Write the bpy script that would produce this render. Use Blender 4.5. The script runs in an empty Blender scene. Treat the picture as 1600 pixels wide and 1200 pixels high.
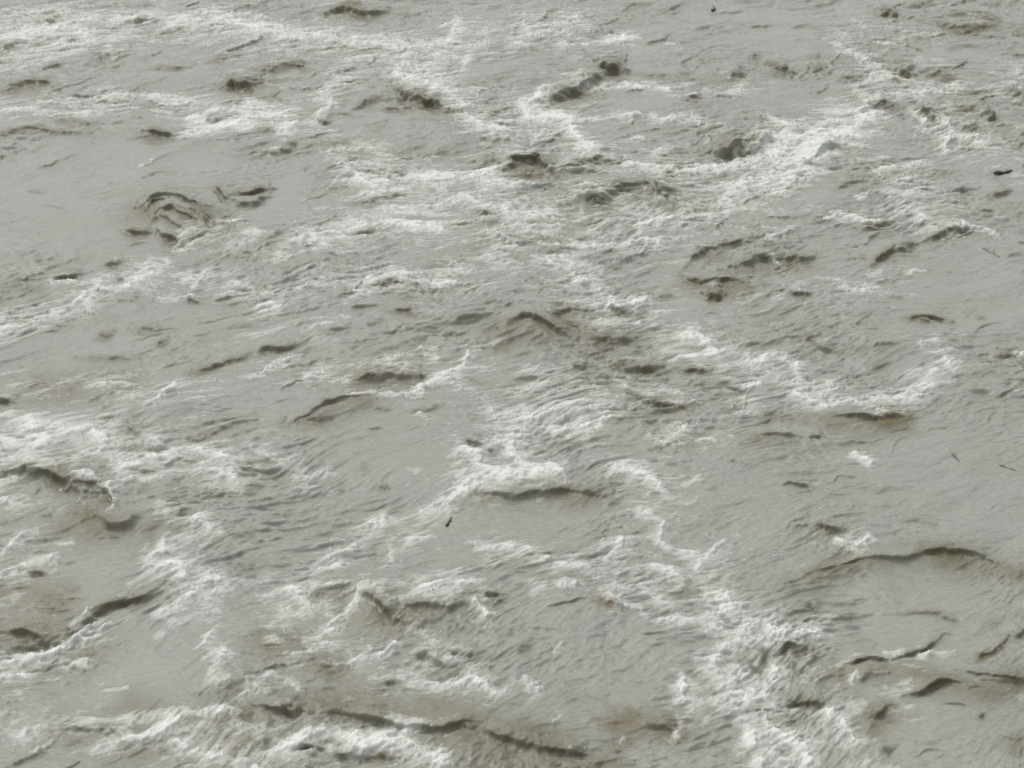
import bpy, math, random
import numpy as np
R = math.radians
C = bpy.context.scene.collection
S = bpy.context.scene

# ---------------------------------------------------------------- camera
CAM_H = 8.0                      # metres above the river (a bridge deck)
PITCH = 28.0                     # degrees below the horizontal
FPX = 2600.0                     # focal length in photo pixels (photo is 1600 wide)
cam_d = bpy.data.cameras.new('camera')
cam_d.sensor_width = 36.0
cam_d.lens = 36.0 * FPX / 1600.0
cam_d.clip_start = 0.1
cam_d.clip_end = 3000.0
cam = bpy.data.objects.new('camera', cam_d)
C.objects.link(cam)
cam.location = (0, 0, CAM_H)
cam.rotation_euler = (R(90 - PITCH), 0, 0)
S.camera = cam
cam_d.dof.use_dof = True
cam_d.dof.focus_distance = 22.0
cam_d.dof.aperture_fstop = 9.0

# ---------------------------------------------------------------- sky, sun, exposure
SUN_EL, SUN_AZ = 68.0, -50.0     # azimuth clockwise from +Y (the direction the camera looks)
world = bpy.data.worlds.new('World')
S.world = world
world.use_nodes = True
wn = world.node_tree
bg = wn.nodes['Background']
sky = wn.nodes.new('ShaderNodeTexSky')
sky.sky_type = 'NISHITA'
sky.sun_disc = False
sky.sun_elevation = R(SUN_EL)
sky.sun_rotation = R(SUN_AZ)
sky.dust_density = 3.0
sky.air_density = 1.0
hs = wn.nodes.new('ShaderNodeHueSaturation')     # overcast: the cloud cover takes the blue out
hs.inputs['Saturation'].default_value = 0.20
wn.links.new(sky.outputs[0], hs.inputs['Color'])
wn.links.new(hs.outputs[0], bg.inputs['Color'])
bg.inputs['Strength'].default_value = 0.14
sd = bpy.data.lights.new('sun', 'SUN')
sd.energy = 0.8
sd.angle = R(40)
sd.color = (1.0, 0.97, 0.92)
sun = bpy.data.objects.new('sun', sd)
C.objects.link(sun)
sun.rotation_euler = (R(-(90 - SUN_EL)), 0, R(-SUN_AZ))
S.view_settings.view_transform = 'Standard'
S.view_settings.look = 'None'
S.view_settings.gamma = 1.0
S.view_settings.exposure = 0.57

# ---------------------------------------------------------------- where things float on the river
cp, sp = math.cos(R(PITCH)), math.sin(R(PITCH))
def river_point(px, py, z=0.0):
    a = (px - 800.0) / FPX
    b = (600.0 - py) / FPX
    dy = cp + b * sp
    dz = -sp + b * cp
    t = (CAM_H - z) / -dz
    return a * t, dy * t

# ---------------------------------------------------------------- noise
def _hash(ix, iy, seed):
    h = (ix.astype(np.uint32) * np.uint32(374761393) + iy.astype(np.uint32) * np.uint32(668265263)
         + np.uint32((seed * 2246822519) & 0xffffffff))
    h = (h ^ (h >> np.uint32(13))) * np.uint32(1274126177)
    h = h ^ (h >> np.uint32(16))
    h = (h * np.uint32(2654435761))
    return h ^ (h >> np.uint32(15))
_G = np.array([(math.cos(k * math.pi / 8), math.sin(k * math.pi / 8)) for k in range(16)], dtype=np.float32)
def perlin(x, y, seed=0):
    fx0 = np.floor(x); fy0 = np.floor(y)
    ix = fx0.astype(np.int64); iy = fy0.astype(np.int64)
    fx = (x - fx0).astype(np.float32); fy = (y - fy0).astype(np.float32)
    u = fx * fx * fx * (fx * (fx * 6 - 15) + 10)
    v = fy * fy * fy * (fy * (fy * 6 - 15) + 10)
    def g(a, b):
        k = (_hash(ix + a, iy + b, seed) & np.uint32(15)).astype(np.int64)
        return _G[k, 0] * (fx - a) + _G[k, 1] * (fy - b)
    n0 = g(0, 0); n1 = g(1, 0)
    a = n0 + u * (n1 - n0)
    n0 = g(0, 1); n1 = g(1, 1)
    b = n0 + u * (n1 - n0)
    return (a + v * (b - a)) * 1.5
def fbm(x, y, seed, octv=4, gain=0.5):
    s = 0; a = 1.0; t = 0
    for o in range(octv):
        s = s + a * perlin(x * 2.03 ** o + 17.3 * o, y * 2.03 ** o - 9.1 * o, seed + o)
        t += a; a *= gain
    return s / t
def sstep(a, b, x):
    t = np.clip((x - a) / (b - a), 0, 1)
    return t * t * (3 - 2 * t)

# ---------------------------------------------------------------- the grid of the water sheet
STEP = 0.95
dth = R(26.0) / 768.0 * STEP
ys = [7.4]
while ys[-1] < 36.0:
    ys.append(ys[-1] + dth * (1.0 - 0.4 * min(1, max(0, (ys[-1] - 9) / 12))) * (ys[-1] ** 2 + CAM_H ** 2) / CAM_H)
near = []; d = 0.012; y = 7.4
while y > -80: y -= d; near.append(y); d *= 1.06
far = []; d = ys[-1] - ys[-2]; y = ys[-1]
while y < 1500: y += d; far.append(y); d *= 1.03
Y0 = np.array(near[::-1] + ys + far, dtype=np.float64)
du = 0.62 / 1024 * STEP
U = np.arange(-0.49, 0.4901, du)
out = []; d = du * 1.2; u = U[-1]
while u < 120: u += d; out.append(u); d *= 1.06
U = np.concatenate([-np.array(out[::-1]), U, np.array(out)])
NR, NC = len(Y0), len(U)
SY = np.where(Y0 > 8, Y0, 8 + (Y0 - 8) * 0.0)
X = (SY[:, None] * U[None, :]).astype(np.float64)
Y = np.repeat(Y0[:, None], NC, axis=1)
print('grid', NR, NC, NR * NC)

# ragged edges: everything traced is looked up through a warped position
Wx = 0.10 * fbm(X / 0.55, Y / 0.45, 11, 3) + 0.012 * fbm(X / 0.11, Y / 0.11, 21, 2)
Wy = 0.12 * fbm(X / 0.55, Y / 0.45, 31, 3) + 0.014 * fbm(X / 0.11, Y / 0.11, 41, 2)
damp = np.clip(Y / 16.0, 0.6, 1.5)
Xw = X + Wx * damp
Yw = Y + Wy * damp * 1.4

def parse(txt):
    L = []
    for ln in txt.strip().splitlines():
        ln = ln.split('#')[0].strip()
        if not ln: continue
        for item in ln.split(';'):
            item = item.strip()
            if not item: continue
            pts, w, a = item.split('/')
            P = [tuple(float(v) for v in p.split(',')) for p in pts.split()]
            if len(P) == 1: P = [(P[0][0] - 4, P[0][1]), (P[0][0] + 4, P[0][1])]
            L.append((P, float(w), float(a)))
    return L

def slices(x0, x1, y0, y1):
    r0 = max(0, int(np.searchsorted(Y0, y0)) - 1); r1 = min(NR, int(np.searchsorted(Y0, y1)) + 1)
    sm = max(min(y0, 1e9), 8.0); sM = max(y1, 8.0)
    ua = min(x0 / sm, x0 / sM); ub = max(x1 / sm, x1 / sM)
    c0 = max(0, int(np.searchsorted(U, ua)) - 1); c1 = min(NC, int(np.searchsorted(U, ub)) + 1)
    return slice(r0, r1), slice(c0, c1)

def curve(P, n=5):
    """Catmull-Rom through the traced points."""
    P = [np.array(p) for p in P]
    if len(P) == 2:
        return [P[0] + (P[1] - P[0]) * t for t in (0, .5, 1)]
    Q = [2 * P[0] - P[1]] + P + [2 * P[-1] - P[-2]]
    o = []
    for i in range(1, len(Q) - 2):
        a, b, c, e = Q[i - 1], Q[i], Q[i + 1], Q[i + 2]
        for k in range(n):
            t = k / n
            o.append(0.5 * (2 * b + (c - a) * t + (2 * a - 5 * b + 4 * c - e) * t * t + (3 * b - a - 3 * c + e) * t ** 3))
    o.append(P[-1])
    return o

def stroke(W, wd, reach, Xa, Ya, fn):
    """W: world points. wd: lateral half width in metres. Distances are measured with the depth
    axis compressed by the foreshortening k, so a crest is thicker along the flow of sight.
    fn(slices, signed distance / wd, position along 0..1)"""
    ym = sum(p[1] for p in W) / len(W)
    k = CAM_H / math.hypot(CAM_H, ym)
    m = wd * reach
    xs = [p[0] for p in W]; yy = [p[1] for p in W]
    rs, cs = slices(min(xs) - m - .2, max(xs) + m + .2, min(yy) - m / k - .3, max(yy) + m / k + .3)
    x = Xa[rs, cs]; y = Ya[rs, cs] * k
    if x.size == 0: return
    best = np.full(x.shape, 1e9); sgn = np.ones(x.shape); along = np.zeros(x.shape)
    n = len(W) - 1
    L = [math.hypot(W[i + 1][0] - W[i][0], (W[i + 1][1] - W[i][1]) * k) for i in range(n)]
    T = sum(L) or 1; acc = 0
    for i in range(n):
        ax, ay = W[i][0], W[i][1] * k; bx, by = W[i + 1][0], W[i + 1][1] * k
        dx, dy = bx - ax, by - ay; l2 = dx * dx + dy * dy + 1e-12
        t = ((x - ax) * dx + (y - ay) * dy) / l2
        tc = np.clip(t, 0, 1)
        qx = x - (ax + tc * dx); qy = y - (ay + tc * dy)
        dd = np.hypot(qx, qy)
        mk = dd < best
        best = np.where(mk, dd, best)
        sgn = np.where(mk, np.sign(qy + 1e-9) if abs(dx) > 0.2 * abs(dy) else np.sign(qx), sgn)
        along = np.where(mk, (acc + tc * L[i]) / T, along)
        acc += L[i]
    fn(rs, cs, best * sgn / wd, along)

def to_world(P): return [river_point(p[0], p[1]) for p in P]
def pxsize(W):
    ym = sum(p[1] for p in W) / len(W)
    return (ym * cp + CAM_H * sp) / FPX

# ---------------------------------------------------------------- traced foam (points / width / density)
FOAM = parse("""
0,55 60,45 130,50/26/.8; 0,20 60,15 110,8/12/.55; 130,28 220,25 300,30 380,38/9/.75; 60,75 150,62 200,55/14/.6
30,110 60,95 150,65/7/.5; 270,35 330,28 400,45 480,62/12/.8; 0,175 60,168 120,160 190,155/10/.5; 110,175 145,172/5/.8
160,150 230,143 290,155/6/.6; 250,150 330,165 400,175/11/.6; 300,180 340,190 400,200/9/.9; 280,205 350,192 400,180/10/.8
215,250 235,246/4/.7; 90,305/5/.35; 290,380 330,365 370,345/11/.6; 380,370 400,365/8/.7; 0,90 50,80 100,75/14/.5
400,42 460,50 520,62 600,68 650,72/10/.8; 600,70 680,65 720,50/10/.6; 620,75 660,100 690,90/20/.55; 690,40 720,30 700,60/5/.8
735,80 720,100 760,60/7/.6; 500,140 520,125 560,120/10/.6; 495,180 520,160 500,150/7/.7; 480,190 510,208/7/.45
620,110 680,140 720,155 735,165/11/.8; 680,120 700,150/12/.6; 400,158 450,170 440,200/16/.5; 400,180 440,178/7/.9; 440,203 460,200/7/.9
735,190 790,200/10/.8; 510,240 560,230 600,240/9/.6; 520,255 600,255/6/.6; 545,265 570,285 640,280 700,268 770,265/12/.85
600,325 680,320 740,315/13/.65; 540,360 600,350 640,355 690,355/10/.8; 460,375 500,370 540,360/12/.7; 730,310 790,330/14/.7
760,370 800,385/7/.7; 430,400 440,392/7/.6; 740,280 800,290/12/.6; 560,300 640,305/12/.4
820,30 860,45 900,25/12/.5; 800,65 830,50/7/.6; 880,68 930,62 1000,58/6/.75; 950,60 1000,57/4/.9; 1040,70 1065,68/4/.7
815,165 830,180 860,178 885,185 900,210 920,225/13/1; 820,165 840,155 850,145/8/.9; 920,138 960,135 1010,130 1050,138/6/.8
900,188 960,183 1020,185 1090,182/3.5/.85; 1080,190 1130,197/4/.65; 990,215 1005,220/6/.8; 1145,145 1160,130/7/.7
980,258 1020,262 1050,265/7/.9; 1020,240 1050,230/9/.6; 1060,270 1120,262 1200,240/12/.85; 890,290 940,300/4/.7
800,335 860,345 930,340/12/.55; 800,360 870,365/11/.55; 1000,345 1050,335/8/.8; 1000,375 1030,380/10/.9; 1130,310 1160,290 1200,285/12/.7
900,385 960,385 1000,378/6/.7; 850,200 840,215/6/.6; 940,325 1000,320 1080,318/10/.45; 1080,330 1160,320/10/.4; 870,400 920,410/9/.7
1200,262 1260,240 1300,215 1360,172/18/.95; 1200,282 1240,277 1260,262/12/.9; 1200,230 1260,210 1320,185/15/.8; 1200,180 1230,190 1250,195/8/.8
1280,215 1330,200 1370,175/10/.85; 1310,75 1340,90 1370,110/10/.7; 1360,125 1420,135/9/.55; 1330,30 1360,45/5/.5; 1430,145 1480,140 1500,128/7/.7
1480,190 1485,205 1510,210 1530,212/8/.8; 1478,212 1478,230/7/1; 1430,175 1440,185/8/.65; 1590,105 1580,120/12/.5
1370,265 1410,255 1440,245/7/.65; 1400,275 1450,280 1420,310 1410,330/17/.5; 1290,335 1320,330 1360,345/5/.8; 1345,310 1360,305/6/.6
1430,330 1450,340/7/.8; 1500,350 1560,362/5/.8; 1340,140 1390,120/10/.5; 1200,370 1240,350/6/.5; 1540,232 1580,235/7/.4; 1400,45 1450,55/10/.3
80,428 85,440/5/.85; 90,433 125,433/4/.85; 150,440 180,445 215,435 240,425/10/.9; 200,425 250,415/8/.55; 140,448 145,475/14/.8
0,508 50,500 100,480 130,455/10/.9; 0,485 20,488/9/.7; 235,405 270,405/5/.7; 295,435 320,425 310,440/9/.8; 225,458 270,460 310,462/7/.7
360,440 400,470/14/.5; 130,600 200,595/5/.6; 15,600 40,593/5/.65; 240,630 268,608/7/1; 220,637 245,627/6/.8; 190,640 180,680/16/.6
0,650 20,640/9/.75; 40,660 70,680 60,692/20/1; 95,665 140,670 160,685/15/.95; 0,685 50,700/12/.7; 230,690 260,700/12/.8
190,725 250,712 290,700 330,705 370,725/13/.8; 300,740 370,745/11/.85; 130,700 200,705/9/.6; 170,760 190,750 240,742/6/.85; 175,770 180,790/7/.75
0,755 30,745/9/.7; 60,735 130,725/9/.55; 245,790 255,800/10/.85; 330,690 350,730/12/.6; 0,780 20,790/7/.6; 120,757 150,750/4.5/.85; 0,715 60,720/10/.45
570,435 610,430 650,435 710,440/11/.8; 400,470 430,475/9/.9; 400,485 440,480/5/.85; 410,455 470,445 560,440/8/.5; 540,462 565,457/5/.65
770,405 800,405/7/.7; 700,412 740,415/7/.65; 500,508 540,500/7/.6; 415,575 440,565 460,562/8/.85; 400,590 415,588/5/.6; 480,585 500,580/7/.7
520,595 545,590/7/.7; 590,560 640,555/8/.4; 665,553 680,553/8/.85; 733,553 715,575 670,597 643,613/6/.95; 700,590 715,600 740,605/8/.6
550,615 580,612 640,615 660,610/5/.8; 650,645 665,650/8/.9; 415,715 425,710/8/.85; 440,720 460,712/6/.6; 460,745 510,735 525,740/7/.65
460,768 490,755/5/.75; 640,735 655,735/8/.85; 720,705 745,715 760,735 790,735/12/.95; 700,785 720,765 760,750 790,750/13/.95
660,790 690,780/9/.8; 770,650 800,645/11/.7; 560,820 600,800/8/.6; 600,430 640,440/8/.5
900,435 920,430 950,445 960,460/10/.75; 920,475 940,480 1000,470/9/.8; 1000,470 1012,465/5/.9; 940,500 1000,495/6/.75; 1070,525 1090,520 1110,540/12/.95
1050,545 1120,550/9/.65; 1000,550 1050,540/8/.5; 1165,560 1200,555/12/.95; 1170,600 1190,595/10/.9; 820,580 840,575/5/.65; 800,610 830,600/9/.7
820,640 870,625/13/.65; 850,672 930,667 950,650/10/.85; 890,682 920,685 960,655/6/.8; 980,600 1010,610 1060,605/8/.6; 800,660 850,650/20/.7
800,690 815,725 880,738/13/1; 800,742 870,732/10/1; 960,735 1000,740 1040,770/13/.95; 1060,765 1090,760/8/.85; 1030,690 1060,680 1070,670/7/.65
1095,695 1110,685/7/.75; 1140,610 1180,620/8/.5; 850,600 900,640 930,650/20/.4; 760,620 780,680/14/.5; 860,420 900,420/8/.5
1200,550 1240,560 1260,598 1300,610 1350,632 1390,625 1440,600 1462,578/10/.75; 1220,590 1280,605 1300,600/14/.7; 1240,610 1290,630/9/.85
1300,600 1340,600/7/.8; 1480,560 1490,575/12/.6; 1440,540 1470,535/6/.75; 1320,455 1340,460/8/.8; 1355,430 1380,425/3.5/.85; 1420,430 1445,425/3.5/.85
1332,708 1357,722/9/.9; 1410,628 1440,615/7/.7; 1593,553/5/.95
0,865 30,840 60,830/7/.85; 0,895 50,880 80,875/10/.95; 90,850 110,842/6/.6; 240,865 257,848/10/.95; 230,890 270,885 290,900/15/.95
330,905 355,915 340,925/15/.95; 250,965 280,950 310,920 330,900/12/.9; 118,975 138,958/7/.85; 0,1028 60,1020 100,1010 130,990 150,975/7/.95
130,1000 170,980/5/.85; 0,1050 40,1050/15/.9; 110,1040 135,1035/7/.9; 155,1065 200,1065/8/.8; 330,990 315,1020/10/.8; 350,1025 330,1060/13/.8
390,1070 370,1110 350,1120/11/.8; 40,1140 100,1125 160,1125 230,1120 300,1120 360,1115/11/.8; 210,1160 240,1145 280,1130/14/1
60,1170 80,1155/5/.75; 150,1180 200,1160/8/.7; 280,1165 320,1180 400,1200/11/.85; 310,810 330,820/12/.9; 310,860 350,830/7/.6; 370,1185 400,1160/10/.8
585,820 600,805/8/.65; 640,832 670,825/10/.9; 610,845 605,880/8/.7; 500,880 530,860 550,850/12/.85; 520,878 540,880/12/.8; 450,925 480,940/12/.8
430,950 470,960/13/.5; 520,975 550,950 560,940/10/.9; 480,1005 520,990/7/.8; 500,1008 520,1010/11/.7; 440,1010 450,1030/10/.6; 460,1030 490,1020/7/.8
550,1035 590,1025 615,1005/7/.95; 400,1070 430,1050/8/.7; 460,1065 470,1080/8/.6; 660,925 700,930 740,915/13/.85; 740,950 762,965/8/.95
660,995 680,1010/9/.7; 640,1060 690,1070 720,1065 740,1060/12/.85; 700,1035 740,1040/10/.7; 760,1080 790,1080/12/.8; 400,1180 450,1160 480,1145/15/.95
500,1140 560,1155/12/.8; 520,1175 560,1165 620,1160 680,1185/11/.8; 690,1180 680,1200/12/.7; 400,945 430,935/8/.5; 590,1150 640,1145/12/.5
750,845 810,850 860,870 920,885/11/.85; 950,870 960,850 970,835/11/.85; 930,885 970,870/10/.6; 1000,800 1030,815 1040,840 1080,855/10/.85
1020,880 1055,890/10/.8; 1090,885 1120,850 1135,845/8/.85; 870,920 895,917/7/.8; 830,925 850,925/10/.6; 960,910 1000,910/12/.6
1010,925 1040,935/12/.75; 970,940 1000,945/9/.9; 1030,965 1080,965/11/.7; 1100,915 1140,930/15/.9; 1110,960 1150,940/16/.9; 1100,975 1150,990 1180,970/12/.8
1110,1030 1140,1010/12/.9; 1065,1050 1070,1080/13/.9; 1060,1090 1120,1090 1180,1080/12/.75; 1058,1140 1062,1120/6/.45; 1150,1110 1170,1150 1190,1190/16/.9
870,1020 878,1010/5/.8; 825,1060 840,1065/7/.7; 865,1120 872,1112/5/.85; 970,1145 975,1138/5/.85; 1130,1060 1180,1050/12/.7
1200,980 1240,990 1280,985/18/.9; 1310,840 1330,850 1360,835/9/.85; 1380,1015 1410,1015/8/.85; 1440,1015 1460,1010/6/.75
1290,1120 1310,1130 1330,1155/13/.9; 1200,1130 1220,1150 1250,1170 1270,1200/16/.9; 1230,1070 1240,1065/7/.7; 1330,1070 1340,1052/5/.85
1435,1050/9/.5; 1200,1190 1240,1190/16/.7; 1415,1065/10/.4; 1160,1000 1200,1010 1210,1060/16/.7; 1150,1090 1220,1100 1250,1110/18/.6
1210,404 1217,411/4/.95
""")

# ---------------------------------------------------------------- traced crests (points / face height / strength)
CREST = parse("""
1240,908 1275,890 1310,875 1350,866 1400,870 1460,860 1510,862 1560,870 1605,890/10/1
15,730 45,735 75,745 108,765 130,774/24/1; 105,776 130,764 160,752/18/1; 150,760 175,775 190,800/12/.7
125,985 146,962 168,945 210,938 240,926 255,905/17/1
218,326 250,308 290,314 322,342/11/1; 236,345 262,331 300,337 330,350/11/1; 246,340 275,354 300,376/9/.9; 262,326 290,342 318,354/9/1; 238,354 268,368 292,378 316,364/9/.9; 192,357 240,361/9/.9; 294,316 325,338 338,352/14/1; 226,332 250,320 284,320/8/.9
338,288 350,304 362,314/9/.8; 358,298 390,300 420,292/9/.9; 365,312 395,318 422,308/8/.9
345,127 375,125 405,129/9/.8; 395,107 430,105 460,99 492,107/7/.75
508,22 540,13 570,18 608,13/8/.8; 318,183 352,182/9/1; 228,200 255,205 275,206/9/.85
0,142 40,133 82,134/7/.7; 0,207 50,203 150,205/6/.6; 75,187 150,189/5/.5; 150,154 210,153/5/.6; 65,29 90,30/5/.7; 75,102 115,103/4/.5
0,77 32,63/6/.5; 145,90 172,85/4/.5; 220,108 290,102 304,96/4/.5; 210,32 235,31/4/.7; 150,7 250,4/4/.5; 320,93 345,94/4/.4
855,158 880,149 905,141 925,123 940,112/14/1; 862,150 885,140 905,132/8/.8; 934,106 955,101 978,105/14/1; 620,130 640,150 690,165 702,178/13/.85; 670,152 690,162/8/.7
785,262 830,242 862,266/13/.8; 862,266 900,257 940,244 968,252/10/.85; 870,270 940,266/7/.5; 885,315 940,309 970,295 1005,290/17/1; 1020,283 1043,303/10/.9; 1040,265 1060,270/8/.6
1118,240 1150,230 1180,228 1212,212/17/1; 1215,212 1260,200/9/.6; 1340,165 1368,160 1392,163/8/.85; 1433,170 1470,183/9/.75
1372,20 1390,17 1410,22/8/.8; 1440,32 1500,44 1570,34/7/.6; 1470,22 1540,15/5/.4
1066,418 1080,398 1110,386 1150,377 1195,371/9/.85; 1066,420 1085,434 1115,442 1168,446/10/1; 1095,457 1112,460 1132,457/14/1
1145,410 1185,402 1215,401 1240,403 1268,398/13/1; 1355,414 1400,390 1420,380/8/.7; 1400,392 1440,378/8/.8;1440,376 1470,354 1522,357/9/.8
785,514 830,498 860,515 905,531/15/.85; 845,497 890,487 912,496/10/.65; 915,523 960,533 992,524/16/.9; 895,567 918,566/13/.95; 900,540 940,548/8/.5
555,587 600,582 655,587/15/1; 615,492 652,484/10/.6; 510,522 548,520/9/.5; 295,583 350,570 400,550/8/.6; 400,552 445,540 470,536/9/.75; 446,535 464,537/8/.7
455,662 480,648 510,635 545,625 578,617/10/.8; 470,656 530,650/10/.45; 630,638 690,634/7/.5; 585,632 610,636/5/.6
950,563 1000,572 1037,572/12/.8; 1070,575 1115,571/9/.75; 1118,585 1168,603/9/.8; 975,600 1010,622 1050,629 1085,622/12/.85
1283,656 1340,650 1385,646 1425,649/9/.9; 1178,680 1215,680 1248,684/11/.75; 1260,682 1287,682/9/.7; 1505,609 1540,612/7/.4; 1520,497 1543,502/6/.4
755,767 800,771 860,766 955,766/12/.8; 238,703 256,703/10/.85; 190,730 238,731/8/.6; 728,687 750,690/11/.85; 765,702 790,696/8/.6; 160,655 180,650/8/.5
150,800 190,828 230,803/24/.55; 0,980 40,985 85,1002/14/.7; 60,1000 110,1005/16/.5; 0,925 70,921/6/.4; 205,640 216,690/10/.4; 45,890 75,887/8/.7
400,1108 450,1108 480,1103/16/.85; 440,1100 458,1112 482,1098/14/.9; 480,1108 530,1110 600,1130 680,1142 740,1140 800,1162/15/.7; 340,1085 400,1060/16/.4
560,935 590,945 612,972/22/.75; 620,948 700,955 735,948/18/.6; 640,1022 705,1040/14/.6; 730,1145 800,1160 880,1168 960,1165/20/.7
1000,1118 1055,1126/14/.6; 480,930 500,925 550,921/12/.5; 500,1040 520,1042/8/.6; 925,930 950,940 978,947/10/.75; 752,937 785,934/11/.75
600,1070 625,1065/12/.5; 690,1015 740,1025/14/.5; 800,1020 830,1010/10/.5; 1100,975 1140,982/10/.4
1165,1032 1175,1040 1195,1042/14/.8; 1158,1008 1170,1022/10/.6; 1235,1095 1283,1100/17/.85; 1215,1028 1230,1012 1250,1010/14/.8
1415,500 1450,498 1482,507/9/.8; 1435,503 1455,508/7/.7; 1222,758 1245,755 1275,760/6/.8; 1258,518 1290,540 1320,548/6/.6; 1528,1131 1533,1119/8/.7
1318,1040 1350,1025 1392,1027/13/.8; 1392,1026 1440,1008 1467,988/8/.8; 1340,1060 1360,1050 1385,1052/13/.65; 1370,1132 1388,1112/14/.8; 1375,1165 1385,1180/12/.5
1405,1086 1440,1080 1470,1068 1512,1074/14/.8; 1495,1043 1540,1052 1605,1058/16/.8; 1510,1028 1550,1015 1575,990/10/.7; 1590,988 1605,975/10/.8; 1500,1060 1600,1060/10/.5
1268,825 1322,829/10/.8; 1315,828 1325,815/6/.5; 1400,810 1460,815/6/.4; 1260,935 1280,948/9/.5; 1395,953 1482,951/7/.45; 1460,955 1490,962/8/.5;1290,960 1350,958/8/.4
15,1200 60,1172 82,1155/14/.5; 100,1135 180,1150 205,1162/18/.5; 620,1180 570,1176 520,1182/14/.6; 460,1172 485,1164 512,1172/15/.8; 165,1155 180,1148/14/.5
155,411 190,407/7/.6; 80,425 130,420/6/.75; 20,521 62,508/6/.5; 140,448 175,449/7/.7; 185,427 205,424/5/.6; 290,465 315,467/5/.6; 610,442 680,446/6/.5; 570,443 660,442/5/.6
430,230 462,229/7/.65; 497,192 512,191/7/.8; 545,172 600,152/6/.5; 585,171 650,174/6/.55; 705,178 735,170/5/.5; 760,214 800,216/5/.6; 745,245 775,246/7/.5; 585,202 600,204/5/.4
675,240 725,230/6/.4; 735,325 775,332/5/.6; 700,350 775,350/6/.6; 775,372 800,385/7/.6; 550,322 640,300 680,298/7/.45; 600,268 640,272/7/.5; 545,370 580,366/5/.6
990,108 1045,120/5/.5; 1070,152 1095,152/6/.8; 1110,148 1160,149/4/.6; 1135,114 1165,114/8/.6; 1050,112 1080,116/5/.5; 1000,111 1065,123/5/.3; 1170,87 1195,90/5/.5
1200,110 1220,108 1235,115/9/.8; 1265,110 1290,108/5/.6; 1380,118 1420,140/6/.6; 1405,110 1430,118/11/.7; 1310,120 1350,120/4/.4; 1395,92 1418,97/6/.6; 1450,265 1480,262/4/.4
1260,252 1285,230 1320,225/6/.8; 1235,283 1260,265/5/.7; 1500,195 1530,200/8/.6; 1535,180 1555,182/7/.8; 1580,150 1605,155/12/.7; 1545,308 1575,294/7/.6; 1480,300 1505,290/5/.5
1345,360 1370,350 1390,342/8/.7; 1430,343 1455,347/7/.7; 1370,252 1405,245/6/.5; 1480,352 1510,357/9/.7; 1300,295 1345,275/4/.45; 1385,70 1400,90/4/.3; 1280,88 1250,95/4/.3
1235,462 1262,462/6/.7; 1385,465 1410,470/5/.5; 1180,440 1195,445/7/.4; 1300,545 1310,540/5/.4;1200,653 1220,660/8/.5; 1260,520 1290,540/6/.5; 1370,540 1400,540/6/.5; 1550,555 1580,556/6/.5
150,520 175,522/7/.6; 110,550 180,560 230,555/9/.45; 200,505 240,512 280,515/8/.4; 250,535 262,538/8/.6; 350,515 400,510/5/.4; 260,575 270,570/4/.4; 120,620 190,610/8/.4
160,630 175,635/9/.5; 300,680 350,670 400,660/8/.5; 290,665 400,650/7/.4; 0,620 20,625/9/.8; 440,660 450,661/9/.5; 560,730 575,735/5/.4; 590,755 605,760/9/.5; 450,770 480,763/7/.6
1155,440 1165,438/6/.5; 1000,455 1060,460/6/.4; 870,435 890,432/5/.6; 940,480 1000,488/9/.7; 990,490 1010,485/6/.6; 700,500 760,490/8/.5; 770,510 800,505/8/.5; 770,545 800,540/16/.5
690,525 730,520/6/.6; 545,480 600,478/6/.5; 570,508 592,507/4/.6; 640,515 700,520/6/.4; 800,590 870,590/7/.4; 920,595 945,592/5/.5; 1030,690 1080,700/5/.3; 950,660 985,650/7/.5
""")

# ---------------------------------------------------------------- build the fields
ridge = np.zeros((NR, NC)); silt = np.zeros((NR, NC)); lip = np.zeros((NR, NC)); steep = np.zeros((NR, NC)); foam = np.zeros((NR, NC)); calm = np.zeros((NR, NC))
rough_along = 1.6 * fbm((X + .3 * Y) / (0.03 * np.clip(Y, 9, 60)), Y / 1.1, 55, 4, 0.6)

def add_crest(W, h, a, bs=1.0):
    """A breaking crest: long back away from the viewer, short steep face towards the near side, a trough at its foot."""
    wd = h * 0.62
    def fn(rs, cs, s, t):
        end = sstep(0, .3, t) * sstep(0, .3, 1 - t)
        amp = h * a * (0.35 + 0.65 * end) * np.clip(1 + 0.55 * rough_along[rs, cs], 0.2, 1.6)
        back = np.exp(-(s / 2.6) ** 2)
        front = np.exp(-(s / 0.5) ** 2)
        prof = np.where(s > 0, back, front) 
        trough = -0.25 * np.exp(-((s + 1.1) / 0.6) ** 2)
        endf = np.exp(-np.where((t <= 0) | (t >= 1), (s / 1.0) ** 2, 0) * 0.6)
        v = amp * (prof + trough) * endf
        cur = ridge[rs, cs]
        ridge[rs, cs] = np.where(np.abs(v) > np.abs(cur), v, cur + 0.25 * v)
        steep[rs, cs] = np.maximum(steep[rs, cs], a * prof * endf * np.clip(amp / h, 0, 1.2) * h)
        lip[rs, cs] = np.maximum(lip[rs, cs], a * np.exp(-((s - 1.5) / 0.9) ** 2) * end)
        silt[rs, cs] = np.maximum(silt[rs, cs], min(1, a * 1.15) * bs * np.exp(-((s + .4) / 1.5) ** 2) * (0.4 + 0.6 * end))  # brown silt with shade painted in, centred on the steep face
    stroke(W, wd, 6.5, Xw, Yw, fn)

for P, h, a in CREST:
    a = min(1, a * 1.25)
    W = to_world(curve(P, 4))
    add_crest(W, h ** 0.85 * pxsize(W) * (1.0 + 0.5 * float(sstep(13, 26, W[0][1]))), a)

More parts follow.
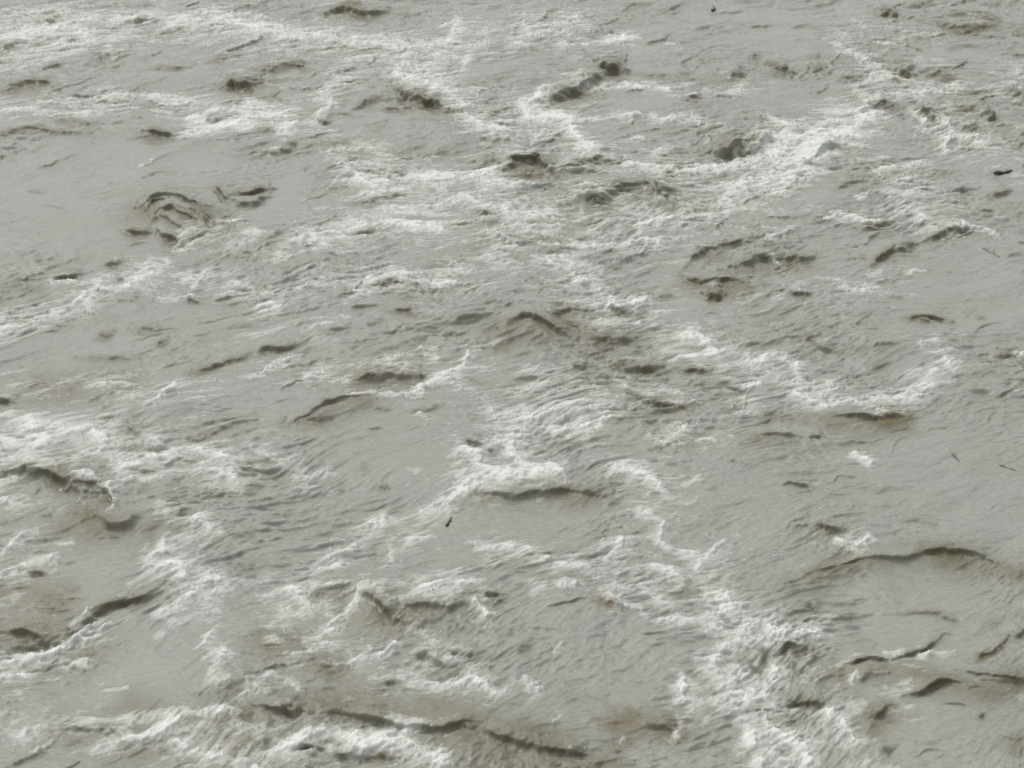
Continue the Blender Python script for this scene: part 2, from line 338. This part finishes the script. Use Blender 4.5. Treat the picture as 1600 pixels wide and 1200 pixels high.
def add_foam(W, w, a):
    def fn(rs, cs, s, t):
        v = a * np.exp(-np.abs(s / 0.95) ** 1.5)
        foam[rs, cs] = 1 - (1 - foam[rs, cs]) * (1 - v)
    stroke(W, w, 3.0, Xw, Yw, fn)
core = np.zeros((NR, NC))
def add_core(W, w, a):
    def fn(rs, cs, s, t):
        core[rs, cs] = np.maximum(core[rs, cs], a * a * np.exp(-np.abs(s) ** 2))
    stroke(W, w, 2.5, Xw, Yw, fn)
for P, w, a in FOAM:
    if P[0][1] < 110 and P[0][0] < 520: w *= 0.75; a *= 0.85
    W = to_world(curve(P, 3))
    add_foam(W, w * pxsize(W) * 1.35, a)
    add_core(W, w * pxsize(W) * 0.6, a)

# broad waves: points / face height / front half width
WAVE = parse("""
0,985 60,985 130,1010/9/24; 360,1090 480,1090 620,1115 760,1140 880,1165/12/24; 1160,1020 1215,1030 1250,1010/12/14
30,735 80,750 150,770/14/16; 120,800 200,825 260,800/14/18; 540,930 620,960 740,945/14/18; 640,1020 740,1040/10/14; 90,1135 200,1160 260,1150/12/16; 0,925 90,930/8/16
1240,910 1350,870 1500,862 1600,885/10/14; 1310,1055 1400,1045 1510,1075 1600,1058/10/14; 220,320 290,345 330,355/10/16; 780,515 860,515 990,540/10/14; 550,587 660,590/7/10
880,315 1000,295 1050,300/8/10; 1110,238 1220,215/8/9; 200,1100 300,1140 380,1160/10/18; 1240,690 1180,685/5/8; 900,270 790,262/6/8; 1068,430 1110,446 1165,450/6/9; 1145,412 1205,405 1265,402/6/8; 480,655 580,625/6/9; 750,770 950,770/7/9
1360,1130 1390,1110/10/12; 1200,640 1300,660 1420,652/5/8; 60,590 200,600/6/14; 680,1165 800,1190 950,1180/12/20; 420,1000 520,1040/8/16; 960,1110 1060,1130/9/14
""")
def add_wave(W, h, w):
    def fn(rs, cs, s, t):
        prof = np.where(s > 0, np.exp(-(s / 2.4) ** 2), np.exp(-(s / 0.9) ** 2))
        v = h * (prof - 0.35 * np.exp(-((s + 1.9) / 1.1) ** 2)) * (0.5 + 0.5 * sstep(0, .2, t) * sstep(0, .2, 1 - t))
        ridge[rs, cs] = ridge[rs, cs] + v
        silt[rs, cs] = np.maximum(silt[rs, cs], .75 * np.exp(-((s + .2) / 1.8) ** 2))  # wave faces take the same brown of silt and painted shade
    stroke(W, w, 6, Xw, Yw, fn)
for P, h, w in [(p[0], p[1], p[2]) for p in WAVE]:
    W = to_world(curve(P, 4))
    add_wave(W, h * pxsize(W) * 0.6, w * pxsize(W))

# calm slicks of water: points / radius / strength
CALM = parse("""
60,300 180,240 300,260/75/1; 440,300 470,260/45/.8; 300,110 220,110/30/.7; 60,340 150,370/40/.8; 100,540 200,490 300,480/40/.8
560,700 620,690 660,720/60/.8; 480,800 560,780/30/.6; 850,810 800,800 900,800/30/1; 1000,700 980,690/25/.7; 1450,740 1520,700 1560,800/95/1
1400,900 1480,920 1400,960/55/1; 200,1020 260,1080 120,1090/35/.9; 120,890 180,850 150,920/45/.8; 1540,1120 1480,1140/45/1; 900,980 950,1040 1000,1000/60/.8
1320,290 1280,300/18/.8; 1000,160 1050,40 1100,60/40/.6; 560,190 630,210/30/.6; 1080,490 1060,500/25/.7; 1480,440 1560,400 1560,480/55/.7; 1160,30 1220,60/40/.8
420,600 380,620/25/.5; 1200,760 1130,740/40/.6; 700,860 740,830/30/.8;1400,230 1380,220/25/.7;560,30 620,40/15/.5;520,500 620,470/20/.5; 420,870 460,840/25/.6
""")
for P, w, a in CALM:
    W = to_world(curve(P, 2))
    def fn(rs, cs, s, t):
        v = a * np.exp(-(s / 1.0) ** 2)
        calm[rs, cs] = np.maximum(calm[rs, cs], v)
    stroke(W, w * pxsize(W), 2.5, Xw, Yw, fn)

# thin veils of froth between the bands: points / half width / density
veil = np.zeros((NR, NC))
VEIL = parse("""
0,40 120,35 300,40 450,55/30/.5; 0,110 100,80/16/.35; 0,170 150,165 350,185 450,170/20/.4; 480,60 600,75 750,60 900,30/34/.45; 640,110 700,140 760,180 880,200/26/.4
520,140 500,200 560,270 640,290/18/.4; 560,270 700,290 900,340 1150,300 1350,190/40/.5; 500,370 700,350 900,380 1100,340/34/.45; 280,390 450,375 550,360/16/.4
400,470 560,440 720,440 800,410/24/.4; 0,500 120,460 220,430 330,440/20/.45; 860,420 930,470 1020,490 1130,540/30/.45; 1130,560 1230,580 1340,630 1450,600 1490,560/24/.45
1330,60 1380,120 1480,170 1560,230/30/.35; 1400,250 1420,320 1500,350/36/.35; 1560,120 1580,130/24/.4; 400,590 520,590 700,570 760,560/20/.35
0,670 100,680 230,710 370,740/34/.55; 0,760 60,860 20,900/34/.35; 720,720 850,690 930,640 830,620/46/.5; 650,810 560,830 500,900 440,960/28/.4; 820,740 960,740 1080,790/26/.4
760,850 900,890 1000,950 1100,970/26/.45; 940,830 1000,880 1060,900/40/.35; 1100,880 1150,960 1180,1080 1200,1180/60/.5; 1180,980 1300,1060 1320,1150/50/.4
240,860 330,920 290,960 150,1000/30/.4; 0,1040 130,1040 210,1070/26/.35; 320,1000 360,1040/22/.4; 0,1135 200,1130 350,1120 450,1050/24/.4; 250,1160 450,1160 600,1160 700,1190/34/.45
440,940 500,1000 600,1030 740,1060/40/.35; 640,920 760,940 740,980/26/.4; 250,800 310,830/30/.45; 1250,1010 1400,1020 1500,1010/20/.3; 1030,690 1080,680/30/.3; 150,600 260,620/18/.35
980,610 1080,610/22/.35; 740,200 860,250 1000,250/22/.35; 900,130 1050,140 1160,130/18/.35; 880,180 1100,190/10/.4; 1300,330 1370,350/16/.35
1380,60 1500,120 1600,160/22/.3; 1450,200 1560,240/22/.3; 1040,440 1200,470 1400,440/22/.25; 400,520 560,500 700,470/18/.25; 60,600 200,600 330,620/22/.35
400,690 480,740 520,800/24/.3; 700,860 860,850 1000,960/26/.3; 1250,860 1330,840/18/.3; 400,900 560,930 700,910/30/.4; 0,940 120,950/20/.25; 900,1010 1000,1060/24/.2; 1340,1060 1450,1130/28/.25; 1100,690 1200,600/26/.3
""")
for P, w, a in VEIL:
    W = to_world(curve(P, 3))
    def fn(rs, cs, s, t):
        veil[rs, cs] = np.maximum(veil[rs, cs], a * np.exp(-np.abs(s / 1.1) ** 2))
    stroke(W, w * pxsize(W), 3, Xw, Yw, fn)

turb = np.clip(0.72 + 1.0 * fbm(X / 1.9, Y / 2.3, 71, 3), 0.30, 1.02) * (1 - 0.72 * calm)

# many small wavelets between the traced ones
rng = random.Random(4)
N = 0
while N < 2600:
    yv = 7.6 + 28 * rng.random() ** 0.8
    xv = (rng.random() - .5) * 0.96 * yv
    r = int(np.searchsorted(Y0, yv)); c = int(np.searchsorted(U, xv / yv))
    if r >= NR or c >= NC: continue
    if rng.random() > turb[r, c] * 0.9: N += 1; continue
    ps = (yv * cp + CAM_H * sp) / FPX
    ln = rng.uniform(18, 80) * ps
    ang = R(rng.gauss(14, 16))
    k = CAM_H / math.hypot(CAM_H, yv)
    dx, dy = ln * math.cos(ang), ln * math.sin(ang) / k * 0.6
    bend = rng.uniform(-.2, .2) * ln
    W = to_world([]) or [(xv - dx / 2, yv - dy / 2), (xv, yv + bend), (xv + dx / 2, yv + dy / 2)]
    W = curve(W, 3)
    add_crest(W, rng.uniform(1.2, 3.0) * ps, rng.uniform(.4, 1.0), 0.6)
    N += 1

# foam: traced bands broken into lace and streaks by noise, plus thin scattered froth
ang = R(17)
slope = 0.62 - 0.34 * sstep(9, 19, Y) - 0.16 * sstep(18, 32, Y)      # the current's set against the bank
cs_ = 1 / np.sqrt(1 + slope ** 2)
xr = (X + slope * Y) * cs_; yr = (Y - slope * np.clip(X, -20, 20)) * cs_
xr += 0.35 * fbm(X / 1.5, Y / 1.5, 201, 2); yr += 0.40 * fbm(X / 1.5, Y / 1.5, 207, 2)
n1 = fbm(xr / 0.85, yr / 0.24, 81, 6, 0.74)
n2 = fbm(xr / 0.17, yr / 0.05, 91, 3, 0.7)
wide = sstep(-.15, .5, fbm(X / 2.8, Y / 3.6, 97, 3)) * (1 - calm)
# close to, the froth is lumpier and less combed by the current
nr = 0.75 * (1 - sstep(9, 17, Y))
ca, sa = math.cos(R(28)), math.sin(R(28))
xi = X * ca + Y * sa; yi = -X * sa + Y * ca
n1 = n1 * (1 - nr) + nr * 1.15 * fbm(xi / 0.46, yi / 0.30, 581, 6, 0.70)
n2 = n2 * (1 - nr) + nr * fbm(xi / 0.12, yi / 0.08, 591, 3, 0.7)
dens = 1 - (1 - foam) * (1 - 0.9 * veil)
fleck = sstep(.42, .62, fbm(xr / 0.075, yr / 0.035, 311, 2)) * sstep(.0, .3, fbm(X / 1.1, Y / 1.3, 317, 3))
la = 1 - np.abs(fbm(xr / 0.85, yr / 0.30, 95, 3, .6)) * 3.4
lb = 1 - np.abs(fbm(xr / 0.36, yr / 0.12, 195, 3, .6)) * 3.4
lb = lb * (1 - nr) + nr * (1 - np.abs(fbm(xi / 0.30, yi / 0.21, 595, 3, .6)) * 3.6)
lc = 1 - np.abs(fbm(xr / 0.14, yr / 0.05, 295, 2, .6)) * 3.0
web = np.clip(0.45 * la + 0.35 * lb + (0.40 - 0.2 * nr) * lc, -.7, 1)
raw = dens * 0.60 + 0.06 * (1 - calm) + 0.42 * core + 0.56 * web + 1.0 * n1 + 0.42 * n2 - 0.27 + 0.22 * lip - 0.28 * calm * (1 - foam)
foamv = sstep(0.0, 1.30, raw) * (0.62 + 0.38 * sstep(0.0, .30, dens + 0.16 * wide))
foamv = np.clip(0.6 * fleck * (1 - calm) + foamv + 0.07 * dens, 0, 1)
silt_shadev = np.clip(silt * (0.75 + 0.9 * fbm(X / 0.5, Y / 0.6, 401, 3)) + 0.9 * sstep(.28, .6, fbm(X / 1.5, Y / 1.2, 411, 4)) * (1 - calm), 0, 1)  # face band of silt and painted shade, plus scattered silt patches
far_fade = 1 - sstep(60, 400, Y)

# height
swell = 0.11 * fbm(X / 3.4, Y / 2.6, 101, 2) + 0.05 * fbm(xr / 1.3, yr / 0.9, 111, 2)
chop = -np.abs(fbm(xr / 0.75, yr / 0.34, 121, 4, .6)) * 0.12 * turb
fine = (-np.abs(fbm(xr / 0.36, yr / 0.13, 131, 5, .68)) * 0.040 * sstep(-.5, .35, fbm(X / .9, Y / .7, 133, 2)) + 0.012 * fbm(xr / 0.09, yr / 0.045, 137, 2)) * turb
lump = foamv * (0.034 * fbm(xr / 0.16, yr / 0.12, 141, 4, .66) + 0.010 + 0.012 * sstep(.4, 1, foamv))
near_on = sstep(-8, 3, Y) * far_fade
Z = swell + ridge * near_on + (chop + fine) * (0.35 + 0.65 * near_on) + lump * near_on
edge = sstep(0.6, 4.0, np.abs(U))[None, :]
Z = Z * (1 - 0.7 * edge)
YD = Y - ((0.85 + 0.25 * sstep(12, 24, Y)) * steep + 0.5 * (chop + 0.02) + 0.3 * fine) * near_on            # crests lean over towards their steep side
XD = X - 0.15 * steep * near_on

def grid_mesh(name, x, y, z, keep=None, attrs=None):
    idx = np.arange(NR * NC).reshape(NR, NC)
    q = np.stack([idx[:-1, :-1], idx[:-1, 1:], idx[1:, 1:], idx[1:, :-1]], -1).reshape(-1, 4)
    co = np.stack([x.ravel(), y.ravel(), z.ravel()], -1)
    sel = None
    if keep is not None:
        kk = keep.ravel()
        q = q[kk[q].any(1)]
        sel, inv = np.unique(q.ravel(), return_inverse=True)
        q = inv.reshape(-1, 4); co = co[sel]
    me = bpy.data.meshes.new(name)
    me.vertices.add(len(co)); me.vertices.foreach_set('co', co.astype(np.float32).ravel())
    me.loops.add(q.size); me.loops.foreach_set('vertex_index', q.astype(np.int32).ravel())
    me.polygons.add(len(q)); me.polygons.foreach_set('loop_start', (np.arange(len(q)) * 4).astype(np.int32))
    for k, v in (attrs or {}).items():
        a = me.attributes.new(k, 'FLOAT', 'POINT')
        v = v.ravel()
        if sel is not None: v = v[sel]
        a.data.foreach_set('value', v.astype(np.float32))
    me.update(calc_edges=True)
    me.polygons.foreach_set('use_smooth', np.ones(len(q), dtype=bool))
    return me

# ---------------------------------------------------------------- materials
MUD = (0.238, 0.2435, 0.211)
BROWN = (0.132, 0.116, 0.071)  # silty brown, made darker to deepen the shade on crest faces
MUD2 = (0.231, 0.233, 0.195)
FOAMC = (0.545, 0.56, 0.515)
def surface_material(name, foam_floor=0.0):
    m = bpy.data.materials.new(name); m.use_nodes = True
    nt = m.node_tree; N = nt.nodes; L = nt.links
    b = N['Principled BSDF']
    tc = N.new('ShaderNodeTexCoord')
    at = N.new('ShaderNodeAttribute'); at.attribute_name = 'foam'
    # bubbles break the edge of the froth
    mp = N.new('ShaderNodeMapping'); mp.inputs['Rotation'].default_value = (0, 0, R(-24)); mp.inputs['Scale'].default_value = (0.55, 1.0, 1.0)
    L.new(tc.outputs['Object'], mp.inputs[0])
    nz = N.new('ShaderNodeTexNoise'); nz.inputs['Scale'].default_value = 26; nz.inputs['Detail'].default_value = 5; nz.inputs['Roughness'].default_value = 0.7
    L.new(mp.outputs[0], nz.inputs['Vector'])
    ms = N.new('ShaderNodeMath'); ms.operation = 'MULTIPLY_ADD'; ms.inputs[1].default_value = 0.5; ms.inputs[2].default_value = -0.25
    L.new(nz.outputs['Fac'], ms.inputs[0])
    ad = N.new('ShaderNodeMath'); ad.operation = 'ADD'
    L.new(at.outputs['Fac'], ad.inputs[0]); L.new(ms.outputs[0], ad.inputs[1])
    mr = N.new('ShaderNodeMapRange'); mr.inputs['From Min'].default_value = 0.12; mr.inputs['From Max'].default_value = 1.0
    L.new(ad.outputs[0], mr.inputs['Value'])
    # silt clouds in the water
    sz = N.new('ShaderNodeTexNoise'); sz.inputs['Scale'].default_value = 1.3; sz.inputs['Detail'].default_value = 4
    L.new(mp.outputs[0], sz.inputs['Vector'])
    mud = N.new('ShaderNodeMix'); mud.data_type = 'RGBA'
    mud.inputs[6].default_value = (*MUD2, 1); mud.inputs[7].default_value = (*MUD, 1)
    sr = N.new('ShaderNodeMapRange'); sr.inputs['From Min'].default_value = 0.36; sr.inputs['From Max'].default_value = 0.56
    L.new(sz.outputs['Fac'], sr.inputs['Value']); L.new(sr.outputs[0], mud.inputs[0])
    mx = N.new('ShaderNodeMix'); mx.data_type = 'RGBA'
    mx.inputs[7].default_value = (*FOAMC, 1)
    L.new(mr.outputs[0], mx.inputs[0]); L.new(mud.outputs[2], mx.inputs[6])
    L.new(mx.outputs[2], b.inputs['Base Color'])
    sa = N.new('ShaderNodeAttribute'); sa.attribute_name = 'silt'  # brown tint: real silt, and shade painted on the crest faces
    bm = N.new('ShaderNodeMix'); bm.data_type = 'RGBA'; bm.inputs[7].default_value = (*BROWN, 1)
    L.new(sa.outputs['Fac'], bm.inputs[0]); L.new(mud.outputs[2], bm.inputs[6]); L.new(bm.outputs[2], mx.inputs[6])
    rr = N.new('ShaderNodeMapRange'); rr.inputs['To Min'].default_value = 0.22; rr.inputs['To Max'].default_value = 0.6
    L.new(mr.outputs[0], rr.inputs['Value']); L.new(rr.outputs[0], b.inputs['Roughness'])
    b.inputs['IOR'].default_value = 1.333
    # fine silt mottling
    fz = N.new('ShaderNodeTexNoise'); fz.inputs['Scale'].default_value = 38; fz.inputs['Detail'].default_value = 4; fz.inputs['Roughness'].default_value = 0.75
    L.new(mp.outputs[0], fz.inputs['Vector'])
    fr = N.new('ShaderNodeMapRange'); fr.inputs['From Min'].default_value = 0.3; fr.inputs['From Max'].default_value = 0.7
    fr.inputs['To Min'].default_value = 0.86; fr.inputs['To Max'].default_value = 1.14
    L.new(fz.outputs['Fac'], fr.inputs['Value'])
    fm = N.new('ShaderNodeVectorMath'); fm.operation = 'SCALE'
    L.new(mx.outputs[2], fm.inputs[0]); L.new(fr.outputs[0], fm.inputs['Scale']); L.new(fm.outputs[0], b.inputs['Base Color'])
    # ripples and bubbles too small for the mesh
    n1 = N.new('ShaderNodeTexNoise'); n1.inputs['Scale'].default_value = 16; n1.inputs['Detail'].default_value = 6; n1.inputs['Roughness'].default_value = 0.65
    L.new(mp.outputs[0], n1.inputs['Vector'])
    bp = N.new('ShaderNodeBump'); bp.inputs['Strength'].default_value = 0.8; bp.inputs['Distance'].default_value = 0.02
    L.new(n1.outputs['Fac'], bp.inputs['Height']); L.new(bp.outputs[0], b.inputs['Normal'])
    return m
M_water = surface_material('muddy_water')
M_foam = surface_material('river_foam')

water = bpy.data.objects.new('water', grid_mesh('water', XD, YD, Z, None, {'foam': foamv, 'silt': silt_shadev}))
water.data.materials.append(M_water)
water['kind'] = 'structure'
C.objects.link(water)

# the thick froth: its own raised crust riding on the water
T = 0.5
thick = -0.004 + 0.012 * sstep(T, 1.0, foamv) + 0.008 * foamv * (fbm(X / 0.07, Y / 0.06, 151, 2) + .4)
inner = (foamv > T) & (Y > 6.0) & (Y < 38) & (np.abs(U)[None, :] < 0.5)
foam_o = bpy.data.objects.new('foam', grid_mesh('foam', XD, YD, Z + thick, inner, {'foam': foamv, 'silt': silt_shadev}))
foam_o.data.materials.append(M_foam)
foam_o['kind'] = 'stuff'
foam_o['label'] = 'white froth in torn streaks and bands on the muddy river'
C.objects.link(foam_o)

# ---------------------------------------------------------------- floating debris
def surface_at(px, py):
    z = 0.0
    for _ in range(4):
        x, y = river_point(px, py, z)
        r = min(NR - 1, int(np.searchsorted(Y0, y))); c = min(NC - 1, int(np.searchsorted(U, x / max(y, 8))))
        z = float(Z[r, c] + max(0, float(thick[r, c])))
    return x, y, z

def wood_material(name, c1, c2):
    m = bpy.data.materials.new(name); m.use_nodes = True
    N = m.node_tree.nodes; L = m.node_tree.links; b = N['Principled BSDF']
    tc = N.new('ShaderNodeTexCoord'); nz = N.new('ShaderNodeTexNoise'); nz.inputs['Scale'].default_value = 40; nz.inputs['Detail'].default_value = 4
    L.new(tc.outputs['Object'], nz.inputs['Vector'])
    cr = N.new('ShaderNodeValToRGB'); cr.color_ramp.elements[0].color = (*c1, 1); cr.color_ramp.elements[1].color = (*c2, 1)
    cr.color_ramp.elements[0].position = .35; cr.color_ramp.elements[1].position = .65
    L.new(nz.outputs['Fac'], cr.inputs[0]); L.new(cr.outputs[0], b.inputs['Base Color'])
    b.inputs['Roughness'].default_value = 0.45
    bp = N.new('ShaderNodeBump'); bp.inputs['Strength'].default_value = .6; bp.inputs['Distance'].default_value = .004
    L.new(nz.outputs['Fac'], bp.inputs['Height']); L.new(bp.outputs[0], b.inputs['Normal'])
    return m
M_dark = wood_material('wet_dark_bark', (0.02, 0.019, 0.015), (0.05, 0.045, 0.036))
M_brown = wood_material('wet_brown_wood', (0.06, 0.054, 0.04), (0.13, 0.115, 0.088))
M_red = wood_material('reddish_bark', (0.16, 0.06, 0.035), (0.26, 0.11, 0.06))

def tube(verts, faces, pts, rad, rng, seg=7):
    base = len(verts); n = len(pts)
    for i, p in enumerate(pts):
        p = np.array(p)
        d = np.array(pts[min(i + 1, n - 1)]) - np.array(pts[max(i - 1, 0)])
        d = d / (np.linalg.norm(d) + 1e-9)
        a = np.cross(d, (0, 0, 1.0)); a = a / (np.linalg.norm(a) + 1e-9); b = np.cross(a, d)
        for s in range(seg):
            t = 2 * math.pi * s / seg
            rr = rad[i] * (1 + rng.uniform(-.18, .18))
            verts.append(tuple(p + (a * math.cos(t) + b * math.sin(t)) * rr))
    for i in range(n - 1):
        for s in range(seg):
            s2 = (s + 1) % seg
            faces.append((base + i * seg + s, base + i * seg + s2, base + (i + 1) * seg + s2, base + (i + 1) * seg + s))
    faces.append(tuple(base + s for s in range(seg))[::-1])
    faces.append(tuple(base + (n - 1) * seg + s for s in range(seg)))

def mesh_obj(name, verts, faces, m, parent=None):
    me = bpy.data.meshes.new(name); me.from_pydata(verts, [], faces); me.update()
    for p in me.polygons: p.use_smooth = True
    me.materials.append(m)
    o = bpy.data.objects.new(name, me); C.objects.link(o)
    if parent: o.parent = parent
    return o

def stick(name, label, cat, a, b, thick_px, m, seed, twigs=(), rise=-0.15, group='dark bits of driftwood afloat'):
    """A weathered stick lying on the water from photo point a to b, optional side twigs as parts."""
    rng = random.Random(seed)
    A = surface_at(*a); B = surface_at(*b)
    mx, my = (A[0] + B[0]) / 2, (A[1] + B[1]) / 2
    mz = max(A[2], B[2])
    ps = (my * cp + CAM_H * sp) / FPX
    r = thick_px * ps / 2
    root = bpy.data.objects.new(name, None); C.objects.link(root)
    root.location = (mx, my, mz + r * rise)
    root['label'] = label; root['category'] = cat
    if group: root['group'] = group
    n = 9; pts = []; rad = []
    dx, dy = B[0] - A[0], B[1] - A[1]
    k = CAM_H / math.hypot(CAM_H, my)
    for i in range(n):
        t = i / (n - 1) - .5
        pts.append((dx * t + rng.uniform(-.25, .25) * r, dy * t + rng.uniform(-.25, .25) * r / k, r * .4 * math.sin(i * 1.3) + r * .3))
        rad.append(r * (0.45 + 0.55 * math.sin(math.pi * min(1, max(.12, t + .62)))) * rng.uniform(.85, 1.1))
    rad[-1] *= .7; rad[0] *= .8
    V = []; F = []; tube(V, F, pts, rad, rng); mesh_obj('stem', V, F, m, root)
    for (t, ex, ey, up) in twigs:      # fraction along, photo-pixel offset, metres up
        i = int(t * (n - 1)); p = pts[i]
        q = [(p[0] + ex * ps * s + rng.uniform(-.3, .3) * r, p[1] - ey * ps / k * s, p[2] + up * math.sin(s * 1.5)) for s in (0, .35, .7, 1)]
        V = []; F = []; tube(V, F, q, [r * .5, r * .42, r * .3, r * .16], rng, 6); mesh_obj('twig', V, F, m, root)
    return root

stick('driftwood_stick', 'thick dark stick lying flat on open water near the right edge', 'stick', (1553, 274), (1583, 267), 6.5, M_dark, 1)
stick('twig', 'thin dark twig pointing up and right on smooth water below the central foam', 'twig', (697, 824), (707, 807), 4.2, M_dark, 2, [(.5, 5, 1, .01)])
stick('twig', 'short dark twig slanting down to the right on the calm slick at right', 'twig', (1487, 709), (1499, 721), 3.6, M_brown, 3, [(.4, 4, -4, .012)])
stick('twig', 'thin brown twig beside a fleck of foam on the calm slick at the right edge', 'twig', (1562, 727), (1588, 736), 2.8, M_brown, 4, [(.6, 5, 3, .01)])
stick('twig', 'small dark stub standing up from grey water at the top edge', 'twig', (1112, 19), (1118, 13), 5.5, M_brown, 5, [(.5, 1, -5, .05)])
stick('twig', 'forked dark twig on ruffled water near the upper right corner', 'twig', (1489, 110), (1511, 98), 3.2, M_brown, 6, [(.35, 9, 2, .01)])
stick('twig', 'thin dark twig on grey water at the top edge above the left foam band', 'twig', (291, 11), (312, 4), 1.8, M_brown, 7, [(.5, -3, -3, .02)])
stick('branch', 'fine forked brown branch drifting on open water at the right', 'branch', (1534, 389), (1562, 402), 2.4, M_brown, 9,
      [(.3, 9, -3, .03), (.55, 8, 7, .01), (.7, 7, -7, .03)])
stick('bark_piece', 'small reddish brown piece of bark in the foam near the upper right', 'bark', (1343, 119), (1360, 119), 5.0, M_red, 12, group=None)
